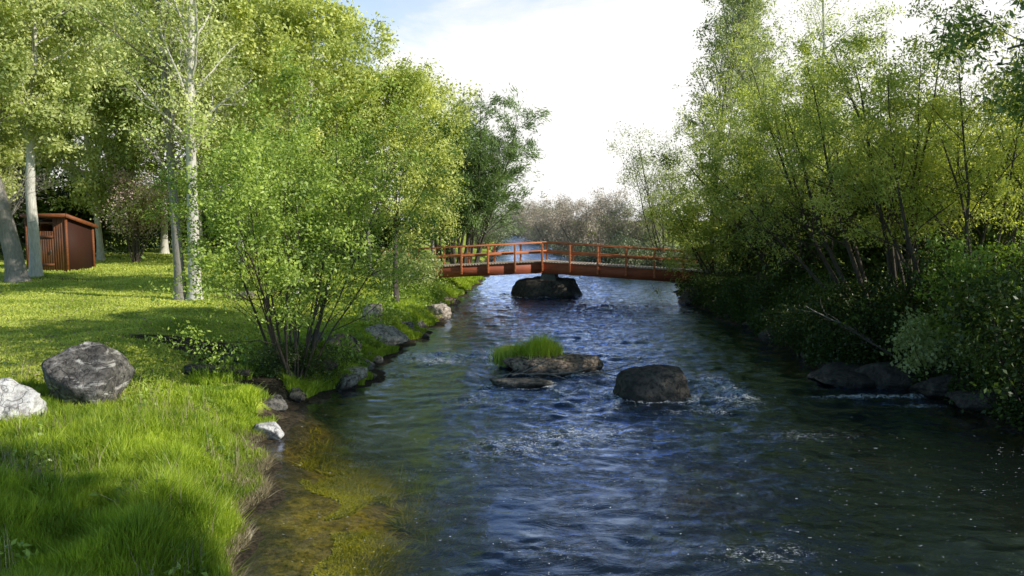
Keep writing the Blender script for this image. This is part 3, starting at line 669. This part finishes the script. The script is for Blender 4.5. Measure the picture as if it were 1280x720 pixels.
# leafy ground weeds (left bank mid) as low leaves
r = np.random.RandomState(18); N = 46000
y = 17.5 + r.uniform(0, 1, N) ** 1.2 * 26; x = xl(y) - .1 - np.abs(r.normal(size=N)) * 1.2
k = n2(x, y, .8, z=4) > -.02; x, y = x[k], y[k]; N = len(x)
P = np.stack([x, y, gz(x, y) + np.abs(r.normal(size=N)) * .22 * (1 + n2(x, y, .6))], 1)
tag(link('bank_weeds', leaves('bank_weeds', P, r.normal(size=(N, 3)), r.normal(size=(N, 3)) + [0, 0, 1.2], .09 * r.uniform(.6, 1.4, N), .7, M['leaf_near'], r)), 'low leafy green weeds over the rocky left bank', 'weeds', kind='stuff')
y = 12 + r.uniform(0, 1, 50000) * 30; N = len(y); x = xr(y) - .35 + np.abs(r.normal(size=N)) * 1.3
P = np.stack([x, y, np.maximum(gz(x, y), .05) + np.abs(r.normal(size=N)) * .4 * (1 + n2(x, y, .6))], 1)
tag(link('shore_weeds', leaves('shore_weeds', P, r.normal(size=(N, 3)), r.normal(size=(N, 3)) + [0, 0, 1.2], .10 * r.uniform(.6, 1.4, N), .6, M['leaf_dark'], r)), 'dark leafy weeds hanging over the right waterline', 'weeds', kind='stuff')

# ------------------------------------------------------------------ rocks
_bm = bmesh.new(); bmesh.ops.create_icosphere(_bm, subdivisions=5, radius=1); ICO_V = np.array([v.co[:] for v in _bm.verts]); ICO_T = np.array([[v.index for v in f.verts] for f in _bm.faces]); _bm.free()
def rock(name, seed, c, dims, mat, label, sink=.3, rz=0, planes=13, rough=.06, flat=None, cat='rock', group=None, ground=None, boxy=0):
    r = np.random.RandomState(seed)
    n = r.normal(size=(planes, 3)); n[:, 2] *= .8; n /= np.linalg.norm(n, axis=1)[:, None]
    d = r.uniform(.62, 1.0, planes)
    if flat: n = np.vstack([n, [0, 0, 1]]); d = np.append(d, flat)
    dt = ICO_V @ n.T; rr = np.where(dt > .05, d / np.maximum(dt, .05), 9.)
    rr = -np.log(np.sum(np.exp(-14 * np.minimum(rr, 3)), 1) ) / 14
    rr = np.clip(rr, .3, 1.15)
    rr = rr * (1 + rough * fbm(ICO_V * 2.2 + seed, 5, .55) * 2)
    if boxy:
        q4 = (np.abs(ICO_V) ** 5).sum(1) ** (-.2); rr = (q4 * .92) ** boxy * rr ** (1 - boxy) * (1 + rough * fbm(ICO_V * 1.6 + seed, 5, .6) * 2.5)
    V = ICO_V * rr[:, None]; V[:, :2] *= (1 - .16 * boxy * V[:, 2:3]); V = V * np.array(dims) / 2 / np.array([.9, .9, .85])
    a = rz; Rm = np.array([[math.cos(a), -math.sin(a), 0], [math.sin(a), math.cos(a), 0], [0, 0, 1]]); V = V @ Rm.T
    me = mesh_np(name, V, tris=ICO_T, smooth=True, mat=M[mat])
    z0 = ground if ground is not None else max(gz1(c[0], c[1]), 0 if cat == 'x' else -9)
    o = link(name, me, loc=(c[0], c[1], z0 + dims[2] * (.5 - sink)))
    return tag(o, label, cat, group)
# in the river
q = at(820, 500); rock('boulder', 1, (q.x, q.y + .45), (1.62, 1.15, 1.15), 'rock_dark', 'dark blocky boulder standing alone in the middle of the river', .40, ground=-.05, planes=16, boxy=.75, rz=.1)
q = at(690, 467); rock('boulder', 29, (q.x, q.y + .5), (2.6, 1.3, 1.0), 'rock_tan', 'low brown rock in the river with green grass growing on top', .45, ground=0.0, rz=-.06, flat=.6)
q = at(648, 484); rock('flat_rock', 3, (q.x, q.y + .25), (1.5, .8, .34), 'rock_grey', 'flat grey slab just above the water in front of the grassy rock', .40, ground=0, flat=.5)
q = at(645, 460); rock('boulder', 30, (q.x - .1, q.y + .55), (.9, .8, .75), 'rock_dark', 'dark stone under the grass at the left end of the grassy rock', .45, ground=0)
r = np.random.RandomState(31); N = 2000; q = at(677, 461)
bx_ = q.x + np.clip(r.normal(size=N), -1.9, 1.9) * .34 - .1; by_ = q.y + .15 + r.normal(size=N) * .25; L = np.clip((bx_ - q.x) / .9, -1, 1)
bz_ = .46 - .10 * np.abs(L) ** 2
tag(link('grass_tuft', blades('grass_tuft', bx_, by_, .26 + .2 * np.exp(-((L - .1) / .35) ** 2) + .25 * n2(bx_, by_, 3.), .014, M['grass_bank'], 32, .6, z=bz_ - .08, jit=.5)), 'tuft of bright green grass growing on the low rock in the river', 'grass')
q = at(632, 462); N = 1500; bx_ = q.x + r.normal(size=N) * .14; by_ = q.y + .3 + r.normal(size=N) * .2
tag(link('grass_tuft', blades('grass_tuft', bx_, by_, .42, .016, M['leaf_bush'], 33, .45, z=np.full(N, .12))), 'dark green grass clump hanging at the left end of the grassy rock', 'grass')
# driftwood twigs on the riffle
pt = Plant(35)
q0 = at(600, 472, .12); q1 = at(775, 462, .15)
for i in range(9):
    a = q0.lerp(q1, i / 9.); a.z = .14
    ln = pt.line(a, (1, pt.r.uniform(-.5, .3), .02), pt.r.uniform(.8, 1.8), .022, .008, 7, .12, -.004); pt.kids(ln, 3, .2, .9, lambda t: .4, .6, .6, .02, .15, 3)
tag(link('driftwood', pt.wood_mesh('driftwood', M['bark_grey'])), 'thin dead branches caught between the grassy rock and the lone boulder', 'driftwood')
for i, (px, py, L, lab) in enumerate(((1105, 440, 1.5, 'dark dead branch lying slanted under the big slanting willow'), (1085, 425, 2.2, 'pale dead branch propped in the dark bushes left of the willow stems'),
        (990, 420, 1.8, 'dead branch dipping into the shaded water left of the ledge'), (1165, 400, 2.4, 'grey dead branch between the willow stems and the pale leafed bush'))):
    q = at(px, py, .9 if i != 2 else .1); pd9 = Plant(140 + i); l9 = pd9.line((q.x, q.y - .4, q.z), (-1, -.25, .55), L, .035, .010, 8, .08, 0); pd9.kids(l9, 5, .25, .95, lambda t: .6, .6, .5, .0, .15, 3, minr=.006)
    tag(link('dead_branch', pd9.wood_mesh('dead_branch', M['bark_grey' if i == 1 else 'bark_dark'])), lab, 'dead branch')
# bridge pier boulder and right abutment rock
q = at(677, 371)
# left bank rocks
for (nm, sd, px, py, z, dm, mt, sk, lab) in (
    ('boulder', 4, 476, 434, .1, (1.35, .95, .72), 'rock_pale', .3, 'smooth pale tan boulder at the water edge right of the big bush'),
    ('boulder', 5, 545, 401, .0, (.95, .8, .95), 'rock_pale', .28, 'pointed pale grey boulder at the water edge, closest to the bridge'),
    ('boulder', 6, 524, 352, .8, (.95, .8, 1.1), 'rock_white', .3, 'pale boulder in the weeds below the left bridge end, right one of two'),
    ('boulder', 7, 504, 345, .9, (.9, .8, .9), 'rock_grey', .3, 'pale boulder in the weeds below the left bridge end, left one of two'),
    ('boulder', 8, 465, 412, .35, (.8, .7, .85), 'rock_pale', .3, 'small pale rock above the smooth tan boulder'),
    ('boulder', 9, 424, 441, .4, (.9, .7, .6), 'rock_tan', .3, 'tan rock behind the stems of the big bush'),
    ('flat_rock', 10, 432, 480, .05, (1.3, .8, .36), 'rock_pale', .35, 'flat tan slab at the foot of the big bush, right side'),
    ('flat_rock', 16, 395, 472, .3, (1.0, .7, .45), 'rock_dark', .35, 'dark rock in the shade right beside the big bush stems'),
    ('flat_rock', 17, 505, 418, .1, (.6, .5, .4), 'rock_grey', .35, 'small grey stone between the tan boulder and the pointed boulder'),
    ('boulder', 18, 400, 425, .7, (.6, .6, .5), 'rock_grey', .35, 'small rock seen through the bush stems'),
    ('boulder', 11, 90, 500, .85, (1.48, 1.3, 1.42), 'rock_veined', .30, 'large dark boulder with white streaks on the lawn'),
    ('boulder', 12, -14, 527, .85, (1.0, .9, .72), 'rock_white', .3, 'white boulder at the left edge beside the dark streaked one'),
    ('flat_rock', 13, 334, 541, .15, (.5, .45, .36), 'rock_white', .2, 'small pale stone at the end of the long grass by the water'),
    ('flat_rock', 14, 296, 374, 1.0, (1.5, 1.0, .22), 'rock_grey', .3, 'flat grey stone in the lawn right of the aspen pair'),
    ('flat_rock', 15, 262, 452, .9, (1.6, .7, .34), 'rock_dark', .3, 'dark flat rock in the bare patch left of the big bush'),
    ('flat_rock', 19, 290, 441, .9, (.9, .6, .30), 'rock_grey', .3, 'grey flat rock in the bare patch, nearest the big bush'),
    ('boulder', 20, 875, 381, .0, (2.0, 1.6, .9), 'rock_dark', .35, 'black low rock at the right bank under the bridge end'),
    ('boulder', 21, 1075, 478, .05, (2.4, 1.4, .55), 'rock_dark', .3, 'long dark brown ledge rock on the right bank, leftmost of the ledge'),
    ('boulder', 22, 1140, 486, .05, (1.9, 1.3, .6), 'rock_dark', .3, 'dark brown ledge rock on the right bank, middle of the ledge'),
    ('boulder', 23, 1200, 498, .05, (1.5, 1.2, .55), 'rock_dark', .3, 'dark ledge rock on the right bank below the pale leafed bush'),
    ('boulder', 24, 1250, 520, .0, (1.3, 1.1, .5), 'rock_dark', .35, 'dark wet rock at the right edge of the photo by the water'),
    ('boulder', 25, 985, 430, .05, (1.3, 1.0, .5), 'rock_dark', .3, 'dark rock at the waterline left of the ledge')):
    q = at(px, py, z); rock(nm, sd, (q.x, q.y + dm[1] * .35), dm, mt, lab, sk, rz=(sd * .7) % 1.0 - .5, ground=max(gz1(q.x, q.y + dm[1] * .35), -.05), flat=.7 if nm == 'flat_rock' else None)
# loose stones along the left edge
r = np.random.RandomState(40)
def pebble_row(cnt, f, y0, y1, label, group, mats):
    for i in range(cnt):
        yy = y0 + (y1 - y0) * (i + r.uniform(.1, .9)) / cnt; xx = float(f(yy)) + r.uniform(-.25, .15); k = r.uniform(.18, .42) * (1 + yy / 60)
        rock('river_stone', 50 + i + int(y0), (xx, yy), (k * 1.4, k, k * .7), mats[i % len(mats)], label, .35, rz=r.uniform(0, 3), group=group, ground=max(gz1(xx, yy), -.05))
pebble_row(5, xl, 15.5, 21, 'small stone at the waterline near the big bush', 'small stones under the big bush', ('rock_grey', 'rock_tan'))
pebble_row(6, xl, 21, 40, 'small stone at the waterline between the big bush and the bridge', 'small stones toward the bridge', ('rock_grey', 'rock_tan'))
pebble_row(12, xr, 14, 34, 'small dark stone at the right waterline under the bushes', 'small stones of the right bank', ('rock_dark',))

# ------------------------------------------------------------------ footbridge
def wood_mat(name, c1, c2, sc=(2, 2, 14), rough=.6):
    m, nt, out = newmat(name); g = NG(nt); o = g.obj()
    a = g.noise(1.5, 5, .65, g.mapv(o, sc)); b = g.noise(.8, 4, .6, o); d = g.noise(14, 3, .6, o)
    c = g.mix(g.ramp(a, [(.3, 0), (.7, 1)]), c1, c2); c = g.mix(g.ramp(b, [(.45, 0), (.75, .5)]), c, (c1[0] * .45, c1[1] * .5, c1[2] * .6))
    g.l(g.pbsdf(c, rough, g.bump(d, .3, .01)), out.inputs[0]); return m
M['bridge_red'] = wood_mat('bridge_red', (.40, .12, .045), (.72, .26, .11))
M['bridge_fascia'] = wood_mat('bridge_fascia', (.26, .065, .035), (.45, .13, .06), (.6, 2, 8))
M['deck'] = wood_mat('deck', (.42, .33, .25), (.60, .50, .40), (10, 1, 1))
M['concrete'] = wood_mat('concrete', (.10, .095, .09), (.19, .18, .17), (2, 2, 2), .9)
YB = 40.8
pk0 = atY(678, 326.5, YB)          # near deck edge at the peak
ang = -.17
BR = empty('footbridge', (pk0.x, pk0.y, 0), 'red brown wooden footbridge with post and rail sides crossing the river', 'bridge', rz=ang)
W = 1.7; zt = pk0.z; BAY = 1.43; nL, nR = 6, 6; sl = .055
def dz(x): return zt - sl * abs(x)
b = MB()
x0, x1 = -nL * BAY, nR * BAY
nb = int((x1 - x0) / .15)
for i in range(nb):
    xa = x0 + (x1 - x0) * (i + .5) / nb; b.box((xa, W / 2, dz(xa) - .02), (.138, W + .16, .045))
b.build('deck', M['deck'], BR)
for yy in (0.0, W):
    b = MB()
    for (xa, xb) in ((x0, 0), (0, x1)):
        b.hexa([(xa, yy - .045, dz(xa) - .62), (xb, yy - .045, dz(xb) - .62 + (0)), (xa, yy + .045, dz(xa) - .62), (xb, yy + .045, dz(xb) - .62),
                (xa, yy - .045, dz(xa) - .047), (xb, yy - .045, dz(xb) - .047), (xa, yy + .045, dz(xa) - .047), (xb, yy + .045, dz(xb) - .047)])
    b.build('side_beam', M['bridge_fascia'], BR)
    sgn = -1 if yy == 0 else 1
    for k in range(-nL, nR + 1):
        x_ = k * BAY; o = MB().box((x_, yy + sgn * .095, dz(x_) + .22), (.10, .10, 1.42)).build('post', M['bridge_red'], BR, .008)
    for (nm, hz, hh, ww, of) in (('top_rail', .955, .055, .19, .04), ('middle_rail', .47, .11, .045, 0.0)):
        b = MB()
        for (xa, xb) in ((x0 - .15, 0), (0, x1 + .15)):
            b.bar((xa, yy + sgn * of, dz(xa) + hz), (xb, yy + sgn * of, dz(xb) + hz), ww, hh)
        b.build(nm, M['bridge_red'], BR)
b = MB()
for yy in (.5, W - .5): 
    for (xa, xb) in ((x0, 0), (0, x1)): b.bar((xa, yy, dz(xa) - .2), (xb, yy, dz(xb) - .2), .12, .3)
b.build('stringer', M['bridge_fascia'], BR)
MB().hexa([(-.25, .1, .6), (.75, .1, .6), (-.25, W - .1, .6), (.75, W - .1, .6), (-.05, .1, zt - .63), (.62, .1, zt - .63), (-.05, W - .1, zt - .63), (.62, W - .1, zt - .63)]).build('pier', M['concrete'], BR, .02)
for xx in (x0 - .1, x1 + .1):
    MB().box((xx, W / 2, dz(xx) - .75), (1.0, W + .5, 1.35)).build('abutment', M['concrete'], BR, .03)
# trapezoid pier boulder
r = np.random.RandomState(3)
V = ICO_V.copy(); zz = .86 * np.tanh(V[:, 2] * 1.5); wdt = np.where(zz > 0, 1 - .30 * (zz / .8) ** 1.5, 1.0)
rad = np.sqrt(V[:, 0] ** 2 + V[:, 1] ** 2) + 1e-6; sq = np.minimum(rad * 1.25, 1.0) / rad
V = np.stack([V[:, 0] * sq * wdt * 1.85, V[:, 1] * sq * wdt * 1.3, zz * 1.3], 1)
V *= (1 + .13 * fbm(ICO_V * 1.7 + 5, 5, .55))[:, None]
c = Vector((.1, W / 2, 0)); c.rotate(Euler((0, 0, ang)))
tag(link('pier_boulder', mesh_np('pier_boulder', V, tris=ICO_T, smooth=True, mat=M['rock_dark']), loc=(pk0.x + c.x, pk0.y + c.y, .02)), 'wide dark boulder in the river carrying the middle of the footbridge', 'boulder')

# ------------------------------------------------------------------ shed
m, nt, out = newmat('shed_boards_sunlit'); g = NG(nt); o = g.obj()
w = g.n("ShaderNodeTexWave", wave_type='BANDS', bands_direction='X'); w.inputs["Scale"].default_value = 3.2; g.l(o, w.inputs[0])
w2_ = g.n("ShaderNodeTexWave", wave_type='BANDS', bands_direction='Y'); w2_.inputs["Scale"].default_value = 3.2; g.l(o, w2_.inputs[0])
gr = g.math('MULTIPLY', g.ramp(w.outputs["Fac"], [(.02, 0), (.12, 1)]), g.ramp(w2_.outputs["Fac"], [(.02, 0), (.12, 1)]))
a = g.noise(2, 5, .6, g.mapv(o, (6, 6, .7)))
c = g.mix(g.ramp(a, [(.3, 0), (.7, 1)]), (.55, .17, .035), (.85, .38, .10)); c = g.mix(gr, (.04, .012, .006), c)  # sunlit orange put into the colour of the side boards
g.l(g.pbsdf(c, .75, g.bump(gr, .6, .03)), out.inputs[0]); M['shed'] = m
M['shed_shaded'] = wood_mat('shed_shaded', (.10, .04, .018), (.22, .085, .035), (8, 8, 1))  # front boards and door: shade put in as a darker colour
M['shed_trim'] = wood_mat('shed_trim', (.14, .045, .018), (.30, .10, .035))
M['shingle'] = wood_mat('shingle', (.10, .05, .03), (.18, .09, .05), (3, 12, 3), .9)
q = at(84, 339, 1.25); zg = gz1(q.x, q.y)
SH = empty('garden_shed', (q.x, q.y, zg - .05), 'small rust brown board shed at the left edge of the lawn behind the trees', 'shed', rz=-.10)
# local: +x runs left wall -> corner at origin; front wall from x=-4..0 at y=0, right wall from y=0..3.2
WF, DP, HF, HB_ = 2.2, 2.3, 2.95, 2.4
def side_wall(x_, nm):
    MB().hexa([(x_ - .06, .06, 0), (x_ + .0, .06, 0), (x_ - .06, DP, 0), (x_ + .0, DP, 0), (x_ - .06, .06, HF), (x_, .06, HF), (x_ - .06, DP, HB_), (x_, DP, HB_)]).build(nm, M['shed'], SH)
side_wall(0, 'wall'); side_wall(-WF + .06, 'wall')
b = MB()
for i in range(16):
    xa = -WF + .09 + i * (WF - .18) / 15
    if 5 <= i <= 10: continue
    b.box((xa, .0, HF / 2), (.135, .03, HF))
b.box((-WF / 2, .04, HF - .3), (WF - .02, .03, .1)); b.box((-WF / 2, .04, .25), (WF - .02, .03, .1))
b.build('front_wall', M['shed_shaded'], SH)
MB().box((-WF / 2, DP, HB_ / 2), (WF - .1, .05, HB_)).build('wall', M['shed'], SH)
D_ = MB(); [D_.box((-WF + .09 + i * (WF - .18) / 15, -.01, 1.1), (.132, .03, 2.2)) for i in range(5, 11)]; D_.box((-WF / 2 - .0, -.04, 1.9), (.85, .03, .12)); D_.box((-WF / 2 - .0, -.04, .4), (.85, .03, .12))
dd = D_.build('door', M['shed_shaded'], SH)
MB().box((-WF / 2 + .28, -.07, 1.1), (.03, .05, .16)).build('handle', M['concrete'], dd)
for (xx, yy) in ((.03, .02), (.03, DP - .02), (-WF - .03, .02), (-WF - .03, DP - .02)):
    MB().box((xx, yy, (HF if yy < 1 else HB_) / 2 - .03), (.12, .12, (HF if yy < 1 else HB_) - .06)).build('corner_post', M['shed_trim'], SH)
e_ = .2; s_ = (HB_ - HF) / DP; za, zb = HF + .03 - s_ * e_, HB_ + .03 + s_ * e_
MB().hexa([(-WF - e_, -e_, za), (e_, -e_, za), (-WF - e_, DP + e_, zb), (e_, DP + e_, zb), (-WF - e_, -e_, za + .09), (e_, -e_, za + .09), (-WF - e_, DP + e_, zb + .09), (e_, DP + e_, zb + .09)]).build('roof', M['shingle'], SH)
b = MB(); b.bar((e_ + .02, -e_ - .02, za + .02), (e_ + .02, DP + e_, zb + .02), .035, .2); b.bar((-WF - e_, -e_ - .025, za + .02), (e_, -e_ - .025, za + .02), .035, .2); b.build('fascia', M['shed_trim'], SH)

# ------------------------------------------------------------------ light
EL_S, AZ = R(31), R(110)      # azimuth clockwise from +Y
sd = Vector((math.sin(AZ) * math.cos(EL_S), math.cos(AZ) * math.cos(EL_S), math.sin(EL_S)))
su = bpy.data.lights.new('sun', 'SUN'); su.energy = 5.0; su.angle = R(.5); su.color = (1, .95, .86)
so = bpy.data.objects.new('sun', su); COL.objects.link(so); so.rotation_euler = sd.to_track_quat('Z', 'Y').to_euler()
w = bpy.data.worlds.new("World"); SC.world = w; w.use_nodes = True; nt = w.node_tree; nt.nodes.clear(); g = NG(nt)
sky = g.n("ShaderNodeTexSky", sky_type='NISHITA'); sky.sun_disc = False; sky.sun_elevation = EL_S; sky.sun_rotation = AZ
sky.air_density = 1.0; sky.dust_density = .6; sky.ozone_density = 1.4
bg = g.n("ShaderNodeBackground"); bg.inputs[1].default_value = .10; g.l(sky.outputs[0], bg.inputs[0])
gen = g.n("ShaderNodeTexCoord").outputs["Generated"]; sx = g.n("ShaderNodeSeparateXYZ"); g.l(gen, sx.inputs[0])
hz_ = g.n('ShaderNodeMapRange'); g.l(sx.outputs[2], hz_.inputs[0]); hz_.inputs[1].default_value = .28; hz_.inputs[2].default_value = .5; hz_.inputs[3].default_value = .2; hz_.inputs[4].default_value = .06; g.l(hz_.outputs[0], bg.inputs[1])
skb = g.mix(1.0, sky.outputs[0], (.80, 1.0, 1.14), 'MULTIPLY'); g.l(skb, bg.inputs[0])
# bright cloud bank low over the river mouth, thin streaky top edge
nz = g.noise(2.6, 6, .6, g.mapv(gen, (1.2, 1, 5)), .5)
el = g.math('ADD', sx.outputs[2], g.math('MULTIPLY', g.math('SUBTRACT', nz, .5), .22))
el = g.math('ADD', el, g.math('MULTIPLY', sx.outputs[0], -.22))
lowm = g.ramp(el, [(.215, 1), (.26, .45), (.45, 0)])
frontm = g.ramp(sx.outputs[1], [(.55, .0), (.85, 1)])
streak = g.math('MULTIPLY', g.ramp(g.noise(3.1, 6, .65, g.mapv(gen, (1, 1, 3)), 1.0), [(.56, 0), (.8, .3)]), g.ramp(sx.outputs[2], [(.1, 1), (.8, .2)]))
cf = g.math('MAXIMUM', g.math('MULTIPLY', lowm, frontm), streak)
bc = g.n("ShaderNodeBackground"); bc.inputs[0].default_value = (1, .985, .96, 1); bc.inputs[1].default_value = 1.12
wo = g.n("ShaderNodeOutputWorld"); g.l(g.smix(cf, bg.outputs[0], bc.outputs[0]), wo.inputs[0])
